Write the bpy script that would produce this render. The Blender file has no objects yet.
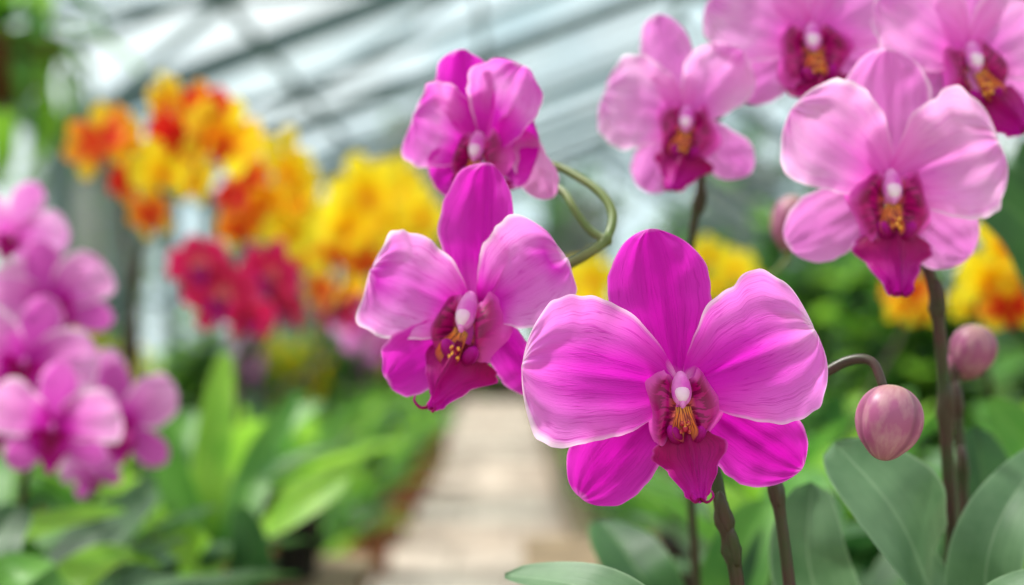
import bpy, math, random
from mathutils import Vector, Matrix, Euler, noise
random.seed(7)
SC = bpy.context.scene
COL = SC.collection
SC.view_settings.view_transform = 'Standard'
F = 1422.2
CAM = Vector((0, 0, 1.2))
PITCH = math.atan(42.5 / F)
RC = Euler((math.pi / 2 + PITCH, 0, 0)).to_matrix()

def P(px, py, d):
    return CAM + RC @ Vector(((px - 512) * d / F, (292.5 - py) * d / F, -d))

def rgb(r, g, b):
    def f(c):
        c /= 255.0
        return c / 12.92 if c <= 0.04045 else ((c + 0.055) / 1.055) ** 2.4
    return (f(r), f(g), f(b), 1)

# ------------------------------------------------------------ materials
def new_mat(name):
    m = bpy.data.materials.new(name); m.use_nodes = True
    nt = m.node_tree; nt.nodes.clear()
    return m, nt, nt.nodes, nt.links

def ramp(N, stops, interp='LINEAR'):
    r = N.new('ShaderNodeValToRGB'); r.color_ramp.interpolation = interp
    e = r.color_ramp.elements
    while len(e) < len(stops): e.new(0.5)
    for i, (p, c) in enumerate(stops):
        e[i].position = p; e[i].color = c if not isinstance(c, (int, float)) else (c, c, c, 1)
    return r

def mth(N, L, op, a, b=None, c=None, clamp=False):
    n = N.new('ShaderNodeMath'); n.operation = op; n.use_clamp = clamp
    for i, v in enumerate((a, b, c)):
        if v is None: continue
        if isinstance(v, (int, float)): n.inputs[i].default_value = v
        else: L.new(v, n.inputs[i])
    return n.outputs[0]

def mix(N, L, fac, a, b):
    n = N.new('ShaderNodeMix'); n.data_type = 'RGBA'
    for sock, v in ((n.inputs[0], fac), (n.inputs[6], a), (n.inputs[7], b)):
        if isinstance(v, (int, float, tuple)): sock.default_value = v
        else: L.new(v, sock)
    return n.outputs[2]

def finish(nt, N, L, col, rough=0.5, spec=0.3, transl=0.3, bump=None, bstr=0.2, bdist=0.001, sheen=0.0, coat=0.0):
    out = N.new('ShaderNodeOutputMaterial'); p = N.new('ShaderNodeBsdfPrincipled')
    if isinstance(col, tuple): p.inputs['Base Color'].default_value = col
    else: L.new(col, p.inputs['Base Color'])
    p.inputs['Roughness'].default_value = rough
    p.inputs['Specular IOR Level'].default_value = spec
    p.inputs['Sheen Weight'].default_value = sheen
    p.inputs['Coat Weight'].default_value = coat
    bn = None
    if bump is not None:
        bn = N.new('ShaderNodeBump'); bn.inputs['Strength'].default_value = bstr
        bn.inputs['Distance'].default_value = bdist
        L.new(bump, bn.inputs['Height']); L.new(bn.outputs[0], p.inputs['Normal'])
    if transl > 0:
        t = N.new('ShaderNodeBsdfTranslucent')
        if isinstance(col, tuple): t.inputs[0].default_value = col
        else: L.new(col, t.inputs[0])
        if bn: L.new(bn.outputs[0], t.inputs['Normal'])
        mx = N.new('ShaderNodeMixShader'); mx.inputs[0].default_value = transl
        L.new(p.outputs[0], mx.inputs[1]); L.new(t.outputs[0], mx.inputs[2])
        L.new(mx.outputs[0], out.inputs[0])
    else:
        L.new(p.outputs[0], out.inputs[0])

def petal_mat(name, stops, vein, vs=0.5, edge=None, ea=0.6, tf=9.0, transl=0.52, edge_w=0.95, side=None, sidea=0.0, core=None, corea=0.0):
    m, nt, N, L = new_mat(name)
    uv = N.new('ShaderNodeUVMap'); sp = N.new('ShaderNodeSeparateXYZ'); L.new(uv.outputs[0], sp.inputs[0])
    t = mth(N, L, 'MULTIPLY_ADD', sp.outputs[0], 2.0, -1.0)
    v = sp.outputs[1]
    at = mth(N, L, 'ABSOLUTE', t)
    oi = N.new('ShaderNodeObjectInfo'); rs = mth(N, L, 'MULTIPLY', oi.outputs['Random'], 37.0)
    cb = N.new('ShaderNodeCombineXYZ')
    L.new(mth(N, L, 'MULTIPLY', t, tf * .16), cb.inputs[0]); L.new(mth(N, L, 'MULTIPLY', v, 1.8), cb.inputs[1]); L.new(rs, cb.inputs[2])
    ns = N.new('ShaderNodeTexNoise'); ns.inputs['Scale'].default_value = 1.0; ns.inputs['Detail'].default_value = 1
    L.new(cb.outputs[0], ns.inputs['Vector'])
    st = ramp(N, [(0.34, 0), (0.7, 1)]); L.new(ns.outputs[0], st.inputs[0])
    # fan of fine branching veins (cross coordinate is constant along each ray from the claw)
    cb2 = N.new('ShaderNodeCombineXYZ')
    L.new(mth(N, L, 'MULTIPLY', t, tf * 2.4), cb2.inputs[0]); L.new(mth(N, L, 'MULTIPLY', v, 1.5), cb2.inputs[1]); L.new(rs, cb2.inputs[2])
    n2 = N.new('ShaderNodeTexNoise'); n2.inputs['Scale'].default_value = 1.0; n2.inputs['Detail'].default_value = 1
    L.new(cb2.outputs[0], n2.inputs['Vector'])
    rid = mth(N, L, 'ABSOLUTE', mth(N, L, 'SUBTRACT', n2.outputs[0], 0.5))
    st2 = ramp(N, [(0.0, 1), (0.035, 0)]); L.new(rid, st2.inputs[0])
    cb3 = N.new('ShaderNodeCombineXYZ')
    L.new(mth(N, L, 'MULTIPLY', t, tf * 5), cb3.inputs[0]); L.new(mth(N, L, 'MULTIPLY', v, 22.0), cb3.inputs[1])
    n3 = N.new('ShaderNodeTexNoise'); n3.inputs['Scale'].default_value = 1.0; n3.inputs['Detail'].default_value = 3
    L.new(cb3.outputs[0], n3.inputs['Vector'])
    vfade = ramp(N, [(0.0, 1), (0.6, .8), (0.95, .15)]); L.new(v, vfade.inputs[0])
    fac = mth(N, L, 'MULTIPLY', st2.outputs[0], mth(N, L, 'MULTIPLY', vfade.outputs[0], vs * 0.85))
    fac = mth(N, L, 'MULTIPLY_ADD', st.outputs[0], vs * 0.3, fac)
    fac = mth(N, L, 'MULTIPLY_ADD', mth(N, L, 'SUBTRACT', n3.outputs[0], .5), vs * .12, fac, clamp=True)
    rp = ramp(N, stops)
    vw = mth(N, L, 'MULTIPLY_ADD', mth(N, L, 'SUBTRACT', ns.outputs[0], 0.5), 0.35, v)
    L.new(vw, rp.inputs[0])
    base = rp.outputs[0]
    if side:
        sr = ramp(N, [(0.25, 0), (0.98, 1)]); L.new(at, sr.inputs[0])
        bv0 = ramp(N, [(0.1, 0), (0.5, 1)]); L.new(v, bv0.inputs[0])
        base = mix(N, L, mth(N, L, 'MULTIPLY', mth(N, L, 'MULTIPLY', sr.outputs[0], bv0.outputs[0]), sidea), base, side)
    col = mix(N, L, fac, base, vein)
    if core:
        mr = ramp(N, [(0.0, 1), (0.7, 0)]); L.new(at, mr.inputs[0])
        mv = ramp(N, [(0.06, 0), (0.16, 1), (0.8, 0)]); L.new(v, mv.inputs[0])
        col = mix(N, L, mth(N, L, 'MULTIPLY', mth(N, L, 'MULTIPLY', mr.outputs[0], mv.outputs[0]), corea), col, core)
    if edge:
        aw = mth(N, L, 'MULTIPLY_ADD', mth(N, L, 'SUBTRACT', ns.outputs[0], .5), .18, at)
        er = ramp(N, [(edge_w - .03, 0), (1.0, 1)]); L.new(aw, er.inputs[0])
        ev = ramp(N, [(0.965, 0), (1.0, 1)]); L.new(v, ev.inputs[0])
        bv = ramp(N, [(0.1, 0), (0.35, 1)]); L.new(v, bv.inputs[0])
        e = mth(N, L, 'MULTIPLY', mth(N, L, 'MAXIMUM', er.outputs[0], ev.outputs[0]), bv.outputs[0])
        col = mix(N, L, mth(N, L, 'MULTIPLY', e, ea), col, edge)
    hb = mth(N, L, 'MULTIPLY_ADD', st2.outputs[0], -.8, n3.outputs[0])
    finish(nt, N, L, col, 0.5, 0.2, transl, hb, 0.3, 0.0007, sheen=0.0)
    return m

def lobe_mat(name, c_in, c_mid, c_rim, stripe, sa=0.8, p1=.22, p2=.62, nst=16.0):
    m, nt, N, L = new_mat(name)
    uv = N.new('ShaderNodeUVMap'); sp = N.new('ShaderNodeSeparateXYZ'); L.new(uv.outputs[0], sp.inputs[0])
    rp = ramp(N, [(0.0, c_in), (p1, c_mid), (p2, c_mid), (1.0, c_rim)]); L.new(sp.outputs[1], rp.inputs[0])
    cb = N.new('ShaderNodeCombineXYZ'); L.new(mth(N, L, 'MULTIPLY', sp.outputs[0], nst), cb.inputs[0])
    L.new(mth(N, L, 'MULTIPLY', sp.outputs[1], 2.5), cb.inputs[1])
    ns = N.new('ShaderNodeTexNoise'); ns.inputs['Scale'].default_value = 1; ns.inputs['Detail'].default_value = 2
    L.new(cb.outputs[0], ns.inputs['Vector'])
    st = ramp(N, [(0.48, 0), (0.54, 1)]); L.new(ns.outputs[0], st.inputs[0])
    fv = ramp(N, [(0.0, 1), (0.5, 0.9), (0.85, 0)]); L.new(sp.outputs[1], fv.inputs[0])
    col = mix(N, L, mth(N, L, 'MULTIPLY', mth(N, L, 'MULTIPLY', st.outputs[0], fv.outputs[0]), sa), rp.outputs[0], stripe)
    at = mth(N, L, 'ABSOLUTE', mth(N, L, 'MULTIPLY_ADD', sp.outputs[0], 2.0, -1.0))
    er = ramp(N, [(0.8, 0), (1.0, .7)]); L.new(at, er.inputs[0])
    col = mix(N, L, er.outputs[0], col, c_rim)
    finish(nt, N, L, col, 0.35, 0.35, 0.25, ns.outputs[0], 0.25, 0.001)
    return m

def noise_mat(name, c1, c2, scale=20, rough=0.6, spec=0.3, transl=0.0, detail=4, lo=0.35, hi=0.65, bstr=0.0, bdist=0.001):
    m, nt, N, L = new_mat(name)
    tc = N.new('ShaderNodeTexCoord'); ns = N.new('ShaderNodeTexNoise')
    ns.inputs['Scale'].default_value = scale; ns.inputs['Detail'].default_value = detail
    L.new(tc.outputs['Object'], ns.inputs['Vector'])
    rp = ramp(N, [(lo, c1), (hi, c2)]); L.new(ns.outputs[0], rp.inputs[0])
    finish(nt, N, L, rp.outputs[0], rough, spec, transl, ns.outputs[0] if bstr else None, bstr, bdist)
    return m

def leaf_mat(name, c1, c2, rib, rough=0.45, spec=0.38, transl=0.32):
    m, nt, N, L = new_mat(name)
    uv = N.new('ShaderNodeUVMap'); sp = N.new('ShaderNodeSeparateXYZ'); L.new(uv.outputs[0], sp.inputs[0])
    t = mth(N, L, 'ABSOLUTE', mth(N, L, 'MULTIPLY_ADD', sp.outputs[0], 2.0, -1.0))
    tc = N.new('ShaderNodeTexCoord'); ns = N.new('ShaderNodeTexNoise'); ns.inputs['Scale'].default_value = 26
    ns.inputs['Detail'].default_value = 6; L.new(tc.outputs['Object'], ns.inputs['Vector'])
    rp = ramp(N, [(0.34, c1), (0.66, c2)]); L.new(ns.outputs[0], rp.inputs[0])
    cb = N.new('ShaderNodeCombineXYZ'); L.new(mth(N, L, 'MULTIPLY', sp.outputs[0], 40.0), cb.inputs[0]); L.new(sp.outputs[1], cb.inputs[1])
    n2 = N.new('ShaderNodeTexNoise'); n2.inputs['Scale'].default_value = 1; n2.inputs['Detail'].default_value = 3; L.new(cb.outputs[0], n2.inputs['Vector'])
    c = mix(N, L, mth(N, L, 'MULTIPLY', n2.outputs[0], 0.6), rp.outputs[0], c1)
    mr = ramp(N, [(0.0, 1), (0.05, 0)]); L.new(t, mr.inputs[0])
    c = mix(N, L, mth(N, L, 'MULTIPLY', mr.outputs[0], 0.35), c, rib)
    er = ramp(N, [(0.93, 0), (1.0, .5)]); L.new(t, er.inputs[0])
    c = mix(N, L, er.outputs[0], c, rib)
    finish(nt, N, L, c, rough, spec, transl, n2.outputs[0], 0.35, 0.001)
    return m

M = {}
M['hero_petal'] = petal_mat('magenta_petal', [(0.0, rgb(250, 170, 236)), (0.08, rgb(222, 20, 200)), (0.3, rgb(228, 34, 208)),
    (0.6, rgb(232, 62, 216)), (0.85, rgb(240, 112, 228)), (1.0, rgb(246, 160, 238))], rgb(190, 0, 170), 0.66, rgb(255, 230, 252), 0.85, 9,
    side=rgb(248, 160, 242), sidea=.72, core=rgb(212, 0, 190), corea=.6)
M['hero_sepal'] = petal_mat('magenta_sepal', [(0.0, rgb(246, 150, 230)), (0.16, rgb(214, 12, 186)), (1.0, rgb(218, 20, 192))],
    rgb(180, 0, 152), 0.6, rgb(246, 140, 232), 0.7, 7, side=rgb(230, 62, 212), sidea=.6)
M['left_petal'] = petal_mat('lilac_magenta_petal', [(0.0, rgb(200, 0, 156)), (0.2, rgb(226, 40, 206)), (0.42, rgb(242, 130, 234)),
    (0.7, rgb(240, 130, 232)), (0.9, rgb(228, 60, 214)), (1.0, rgb(242, 140, 230))], rgb(206, 0, 184), 0.68, rgb(255, 234, 252), 0.9, 8,
    side=rgb(250, 188, 244), sidea=.65, core=rgb(216, 6, 194), corea=.75)
M['left_sepal'] = petal_mat('deep_magenta_sepal', [(0.0, rgb(234, 90, 210)), (0.3, rgb(220, 26, 196)), (1.0, rgb(218, 22, 192))],
    rgb(182, 0, 154), 0.65, rgb(248, 160, 236), 0.75, 7, side=rgb(236, 80, 218), sidea=.6)
M['pink_petal'] = petal_mat('pale_pink_petal', [(0.0, rgb(232, 76, 200)), (0.15, rgb(240, 124, 218)), (0.5, rgb(242, 158, 230)), (0.8, rgb(244, 172, 234)),
    (1.0, rgb(238, 144, 228))], rgb(216, 66, 200), 0.64, rgb(255, 232, 250), 0.8, 10, side=rgb(250, 200, 244), sidea=.65, core=rgb(230, 78, 208), corea=.6)
M['pink_sepal'] = petal_mat('pink_sepal', [(0.0, rgb(242, 146, 226)), (1.0, rgb(236, 130, 222))], rgb(214, 62, 194), 0.6, rgb(255, 220, 248), 0.7, 8, side=rgb(246, 176, 238), sidea=.5)
M['mid_petal'] = petal_mat('orchid_pink_petal', [(0.0, rgb(204, 4, 168)), (0.35, rgb(226, 50, 208)), (0.65, rgb(244, 150, 234)), (1.0, rgb(228, 80, 212))],
    rgb(208, 8, 184), 0.6, rgb(255, 220, 248), 0.75, 9, core=rgb(212, 8, 186), corea=.6)
M['fold_petal'] = petal_mat('pale_folded_petal', [(0.0, rgb(226, 90, 200)), (0.4, rgb(246, 176, 232)), (1.0, rgb(240, 150, 222))],
    rgb(226, 90, 200), 0.5, rgb(255, 226, 248), 0.7, 9)
M['lilac_petal'] = petal_mat('lilac_petal', [(0.0, rgb(170, 0, 130)), (0.2, rgb(206, 50, 184)), (0.42, rgb(240, 140, 224)), (1.0, rgb(248, 180, 236))],
    rgb(208, 60, 190), 0.5, rgb(255, 234, 250), 0.9, 8, edge_w=.84, core=rgb(198, 30, 168), corea=.6)
M['lilac_sepal'] = petal_mat('lilac_sepal', [(0.0, rgb(206, 60, 186)), (1.0, rgb(226, 110, 208))], rgb(190, 40, 170), 0.5, rgb(250, 200, 240), .8, 8, edge_w=.88)
M['lip_side'] = lobe_mat('maroon_lobe', rgb(240, 140, 100), rgb(182, 4, 120), rgb(236, 100, 212), rgb(104, 0, 56), .8)
M['lip_mid'] = petal_mat('lip_magenta', [(0.0, rgb(130, 0, 50)), (0.3, rgb(162, 0, 98)), (0.6, rgb(182, 0, 138)), (1.0, rgb(212, 10, 182))], rgb(104, 0, 70), 0.6,
    rgb(228, 76, 208), 0.7, 6, transl=0.35)
M['throat'] = lobe_mat('striped_throat', rgb(252, 186, 80), rgb(242, 130, 60), rgb(150, 4, 74), rgb(124, 0, 50), 0.95)
M['callus'] = noise_mat('golden_callus', rgb(250, 176, 60), rgb(170, 20, 60), 420, 0.4, 0.4, 0.1, lo=.46, hi=.54)
M['column'] = noise_mat('white_column', rgb(252, 236, 248), rgb(240, 186, 228), 80, 0.4, 0.3, 0.2)
M['colpink'] = noise_mat('pink_column', rgb(242, 160, 226), rgb(222, 80, 200), 90, 0.4, 0.3, 0.2)
M['orange_petal'] = petal_mat('orange_petal', [(0.0, rgb(205, 20, 14)), (0.35, rgb(234, 50, 26)), (0.6, rgb(250, 124, 30)), (1.0, rgb(255, 190, 50))],
    rgb(222, 40, 20), 0.4, rgb(255, 214, 90), .6, 6, transl=.4)
M['scarlet_petal'] = petal_mat('scarlet_petal', [(0.0, rgb(190, 14, 14)), (0.45, rgb(220, 28, 32)), (1.0, rgb(238, 64, 36))],
    rgb(190, 10, 10), 0.4, rgb(250, 120, 50), .5, 6, transl=.4)
M['amber_petal'] = petal_mat('amber_petal', [(0.0, rgb(240, 90, 15)), (0.35, rgb(254, 180, 20)), (1.0, rgb(255, 222, 50))],
    rgb(252, 150, 15), 0.3, rgb(255, 236, 120), .5, 6, transl=.4)
M['yellow_petal'] = petal_mat('yellow_petal', [(0.0, rgb(252, 180, 10)), (0.3, rgb(255, 222, 20)), (1.0, rgb(255, 236, 60))],
    rgb(254, 206, 5), 0.3, rgb(255, 244, 140), .5, 6, transl=.4)
M['red_petal'] = petal_mat('crimson_petal', [(0.0, rgb(250, 150, 150)), (0.3, rgb(208, 16, 78)), (1.0, rgb(228, 48, 116))],
    rgb(184, 0, 60), 0.4, rgb(244, 130, 170), .5, 6, transl=.4)
M['red_lip'] = petal_mat('red_lip', [(0.0, rgb(250, 160, 40)), (0.4, rgb(220, 50, 20)), (1.0, rgb(215, 40, 30))], rgb(190, 20, 10), 0.4, None, 0, 6)
M['stem'] = noise_mat('dark_stem', rgb(50, 58, 34), rgb(72, 40, 44), 50, 0.4, 0.4, bstr=0.3)
M['stem_green'] = noise_mat('green_stem', rgb(88, 108, 50), rgb(112, 118, 62), 45, 0.45, 0.4, bstr=0.2)
M['pedicel'] = noise_mat('pedicel_skin', rgb(190, 120, 160), rgb(150, 130, 90), 70, 0.45, 0.4)
M['leaf_grey'] = leaf_mat('grey_green_leaf', rgb(66, 104, 66), rgb(124, 158, 118), rgb(166, 192, 156), 0.44, 0.42)
M['leaf_dark'] = leaf_mat('dark_green_leaf', rgb(30, 70, 32), rgb(68, 116, 54), rgb(120, 160, 90))
M['leaf_mid'] = leaf_mat('green_leaf', rgb(62, 122, 44), rgb(116, 174, 68), rgb(160, 200, 110), transl=.42)
M['leaf_lime'] = leaf_mat('lime_leaf', rgb(116, 176, 44), rgb(174, 222, 80), rgb(204, 234, 140), transl=0.5)
M['terracotta'] = noise_mat('terracotta', rgb(158, 92, 62), rgb(182, 116, 84), 30, 0.85, 0.15)
M['black_pot'] = noise_mat('black_plastic', rgb(38, 38, 40), rgb(52, 52, 54), 30, 0.5, 0.3)
M['bark'] = noise_mat('bark_mix', rgb(60, 38, 24), rgb(120, 84, 54), 120, 0.9, 0.1, bstr=0.6, bdist=0.004)
M['soil'] = noise_mat('soil', rgb(38, 30, 22), rgb(80, 66, 46), 16, 0.95, 0.1, bstr=0.6, bdist=0.02)
M['wood'] = noise_mat('weathered_wood', rgb(110, 92, 72), rgb(150, 130, 104), 12, 0.8, 0.2)
M['metal'] = noise_mat('painted_steel', rgb(74, 94, 100), rgb(100, 120, 124), 6, 0.55, 0.4)
M['curb'] = noise_mat('brick_curb', rgb(84, 76, 60), rgb(120, 108, 88), 9, 0.9, 0.1)

def bud_mat():
    m, nt, N, L = new_mat('bud_skin')
    uv = N.new('ShaderNodeUVMap'); sp = N.new('ShaderNodeSeparateXYZ'); L.new(uv.outputs[0], sp.inputs[0])
    cb = N.new('ShaderNodeCombineXYZ'); L.new(mth(N, L, 'MULTIPLY', sp.outputs[0], 18.0), cb.inputs[0]); L.new(mth(N, L, 'MULTIPLY', sp.outputs[1], 5.0), cb.inputs[1])
    ns = N.new('ShaderNodeTexNoise'); ns.inputs['Scale'].default_value = 1; ns.inputs['Detail'].default_value = 5; L.new(cb.outputs[0], ns.inputs['Vector'])
    rp = ramp(N, [(0.0, rgb(160, 112, 116)), (0.3, rgb(166, 82, 130)), (0.65, rgb(162, 86, 128)), (0.88, rgb(172, 128, 124)), (1.0, rgb(156, 152, 104))]); L.new(sp.outputs[1], rp.inputs[0])
    st = ramp(N, [(0.42, 0), (0.7, 0.5)]); L.new(ns.outputs[0], st.inputs[0])
    col = mix(N, L, st.outputs[0], rp.outputs[0], rgb(194, 156, 156))
    sm = mth(N, L, 'ABSOLUTE', mth(N, L, 'COSINE', mth(N, L, 'MULTIPLY', sp.outputs[0], math.pi * 3)))
    sr = ramp(N, [(0.94, 0), (1.0, .7)]); L.new(sm, sr.inputs[0])
    col = mix(N, L, sr.outputs[0], col, rgb(126, 56, 96))
    finish(nt, N, L, col, 0.42, 0.35, 0.12, ns.outputs[0], 0.15, 0.001)
    return m
M['bud'] = bud_mat()

# ------------------------------------------------------------ mesh helpers
class Buf:
    def __init__(s): s.v = []; s.f = []; s.uv = []; s.mi = []
    def grid(s, pts, uvs, n, m, mi=0):
        b = len(s.v); s.v += pts
        for i in range(n):
            for j in range(m):
                a = i * (m + 1) + j; q = (a, a + 1, a + m + 2, a + m + 1)
                s.f.append([b + k for k in q]); s.uv.append([uvs[k] for k in q]); s.mi.append(mi)
    def mesh(s, name, mats):
        me = bpy.data.meshes.new(name)
        me.from_pydata([tuple(p) for p in s.v], [], s.f); ul = me.uv_layers.new(name='UVMap')
        k = 0
        for fu in s.uv:
            for c in fu: ul.data[k].uv = c; k += 1
        me.polygons.foreach_set('material_index', s.mi)
        me.polygons.foreach_set('use_smooth', [True] * len(s.f))
        for mt in mats: me.materials.append(mt)
        me.update(); return me

def ob(name, data, parent=None, loc=(0, 0, 0), rot=None, **kw):
    o = bpy.data.objects.new(name, data); COL.objects.link(o)
    o.location = loc
    if rot: o.rotation_euler = rot
    if parent: o.parent = parent
    for k, v in kw.items(): o[k] = v
    return o

def catmull(pts, n):
    p = [Vector(a) for a in pts]; p = [p[0] * 2 - p[1]] + p + [p[-1] * 2 - p[-2]]
    out = []
    seg = len(p) - 3
    for i in range(n + 1):
        x = i / n * seg; k = min(int(x), seg - 1); t = x - k
        a, b, c, d = p[k:k + 4]
        out.append(0.5 * ((2 * b) + (c - a) * t + (2 * a - 5 * b + 4 * c - d) * t * t + (3 * b - a - 3 * c + d) * t ** 3))
    return out

def tube(buf, pts, r0, r1, n=40, m=10, nodes=(), mi=0, smooth_pts=True):
    c = catmull(pts, n) if smooth_pts else [Vector(p) for p in pts]
    n = len(c) - 1
    up = Vector((0.3, 1, 0.1)); P_, U = [], []
    for i in range(n + 1):
        tg = (c[min(i + 1, n)] - c[max(i - 1, 0)]).normalized()
        up = (up - tg * up.dot(tg)).normalized(); sd = tg.cross(up)
        s = i / n; r = r0 + (r1 - r0) * s
        for nd in nodes: r *= 1 + 0.55 * math.exp(-((s - nd) * n / 1.1) ** 2)
        if i == 0 or i == n: r *= 0.6
        for j in range(m + 1):
            a = 2 * math.pi * j / m
            P_.append(c[i] + up * math.cos(a) * r + sd * math.sin(a) * r); U.append((j / m, s))
    buf.grid(P_, U, n, m, mi)
    return c

def lathe(buf, prof, m=32, origin=Vector((0, 0, 0)), mi=0):
    P_, U = [], []
    for i, (r, z) in enumerate(prof):
        for j in range(m + 1):
            a = 2 * math.pi * j / m
            P_.append(origin + Vector((r * math.cos(a), r * math.sin(a), z))); U.append((j / m, i / (len(prof) - 1)))
    buf.grid(P_, U, len(prof) - 1, m, mi)

def box(buf, c, s, mi=0):
    x, y, z = [a / 2 for a in s]; b = len(buf.v)
    for i in (-1, 1):
        for j in (-1, 1):
            for k in (-1, 1): buf.v.append(Vector(c) + Vector((i * x, j * y, k * z)))
    for q in ((0, 1, 3, 2), (4, 6, 7, 5), (0, 4, 5, 1), (2, 3, 7, 6), (0, 2, 6, 4), (1, 5, 7, 3)):
        buf.f.append([b + k for k in q]); buf.uv.append([(0, 0), (1, 0), (1, 1), (0, 1)]); buf.mi.append(mi)

def flat(me):
    for p in me.polygons: p.use_smooth = False
    return me

def prof_ab(a, b):
    mx = max((i / 100) ** a * math.sqrt(1 - (i / 100) ** b) for i in range(1, 100))
    return lambda s: (s ** a * math.sqrt(max(0, 1 - s ** b)) / mx) if s > 0 else 0.0

def prof_pts(pts):
    def g(s):
        for (s0, w0), (s1, w1) in zip(pts, pts[1:]):
            if s <= s1:
                t = (s - s0) / (s1 - s0); t = t * t * (3 - 2 * t); return w0 + (w1 - w0) * t
        return pts[-1][1]
    return g
PET = prof_ab(0.62, 3.0); SEP = prof_ab(0.6, 2.3); SEPN = prof_ab(0.55, 1.7)
def SEPT(s, a=prof_ab(0.62, 2.2)): return a(s) * (1 - 0.14 * max(0, (s - .75) / .25) ** 1.5)

def petal(buf, k, th, L, W, g, base=(0, 0), f0=0.0, Wm=1.0, bow=0.0, cup=0.0, curl=0.0, lean=0.0, ruf=0.0, seed=0.0,
          side=0.0, groove=0.0, n=34, m=30, mi=0, minw=0.06, fold=0.0, und=0.05, ang=0.0, ed=0.05):
    th = math.radians(th); d = (math.cos(th), math.sin(th)); e = (math.sin(th), -math.cos(th))
    pts, uv = [], []
    tl = math.tan(math.radians(lean)); cl = math.cos(math.radians(lean))
    for i in range(n + 1):
        u = i / n; s = 1 - (1 - u) ** 1.8
        gs = g(s)
        if s < 0.5: gs = max(gs, minw)
        fade = min(1.0, (1 - s) * 7) ** .5
        for j in range(m + 1):
            t = -1 + 2 * j / m
            w = W * gs * (1 if t > 0 else Wm)
            sgn = 3.7 if t > 0 else 0.0
            w *= 1 + 0.13 * noise.noise(Vector((s * 3.2, sgn, seed * 5.1))) + 0.06 * noise.noise(Vector((s * 11, sgn + 9, seed * 3.3)))
            x = t * w + side * L * s * s
            y = L * s * (1 + (0.03 * math.sin(4 * t + seed * 2) + .05 * noise.noise(Vector((t * 2.2, 5, seed * 2.1)))) * s * fade) - bow * L * t * t * math.sin(math.pi * min(1, s * 0.9)) * fade
            y += ang * L * (abs(t) ** 3) * s * math.exp(-((s - .78) / .2) ** 2) * fade
            f = f0 + cup * t * t * w + curl * L * s * s + fold * abs(t) * w
            f += ruf * W * (abs(t) ** 1.6) * s * (math.sin(6.5 * s + seed + 2.2 * (t > 0)) + .5 * math.sin(14 * s + 2 * seed)) * max(fade, .2)
            f += 0.5 * ruf * W * s ** 2.5 * math.sin(t * 6 + seed) * fade
            f += ed * W * (abs(t) ** 5) * s * math.sin(27 * s + seed * 2) * fade
            f += ed * .8 * W * s ** 6 * math.sin(17 * t + seed) * fade
            f -= groove * W * math.exp(-(t * 9) ** 2) * math.sin(math.pi * s)
            f += 0.016 * W * math.sin(t * 15 + seed) * math.sin(math.pi * s)
            if und: f += und * W * 2.8 * s * noise.noise(Vector((x / W * 1.9 + seed * 7, y / W * 1.9, seed)))
            f += y * tl * cl; y *= cl
            X = base[0] + d[0] * y + e[0] * x; Z = base[1] + d[1] * y + e[1] * x
            pts.append(Vector((X * k, -f * k, Z * k))); uv.append((j / m, s))
    buf.grid(pts, uv, n, m, mi)

def ellipsoid(buf, c, r, n=16, m=20, mi=0, rot=None, shape=None):
    pts, uv = [], []
    for i in range(n + 1):
        a = math.pi * i / n
        for j in range(m + 1):
            b = 2 * math.pi * j / m
            q = Vector((math.sin(a) * math.cos(b), math.sin(a) * math.sin(b), -math.cos(a)))
            if shape: q = shape(q, a, b)
            q = Vector((q.x * r[0], q.y * r[1], q.z * r[2]))
            if rot: q = rot @ q
            pts.append(Vector(c) + q); uv.append((j / m, i / n))
    buf.grid(pts, uv, n, m, mi)

MIDLOBE = prof_pts([(0, .42), (.12, .48), (.30, .96), (.40, 1.0), (.58, .62), (.80, .34), (.94, .2), (1, 0.0)])

def side_lobe(b, k, sc, sx, var=0.0, n=20, m=14):
    pts, uv = [], []
    for i in range(n + 1):
        s = i / n
        z = -48 + 56 * s
        prof = math.sin(math.pi * min(1, .26 + .66 * s)) ** .8
        for j in range(m + 1):
            t = j / m
            wid = (38 + 4 * math.sin(var * 5 + sx)) * prof * (1 + .16 * math.sin(8 * s + var * 3) * t)
            x = 5 + wid * (t ** .85) * (.66 + .54 * s)
            f = 5 + 20 * math.sin(math.pi * .72 * t) * prof - 20 * t ** 3 + 4 * math.sin(8 * s + 5 * t + var)
            zz = z + 24 * t * (s - .3) + 3.5 * math.sin(9 * t + var * 2) * t
            pts.append(Vector((sx * x * sc * k, -f * sc * k, zz * sc * k))); uv.append((s, t))
    b.grid(pts, uv, n, m, 0)

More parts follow.
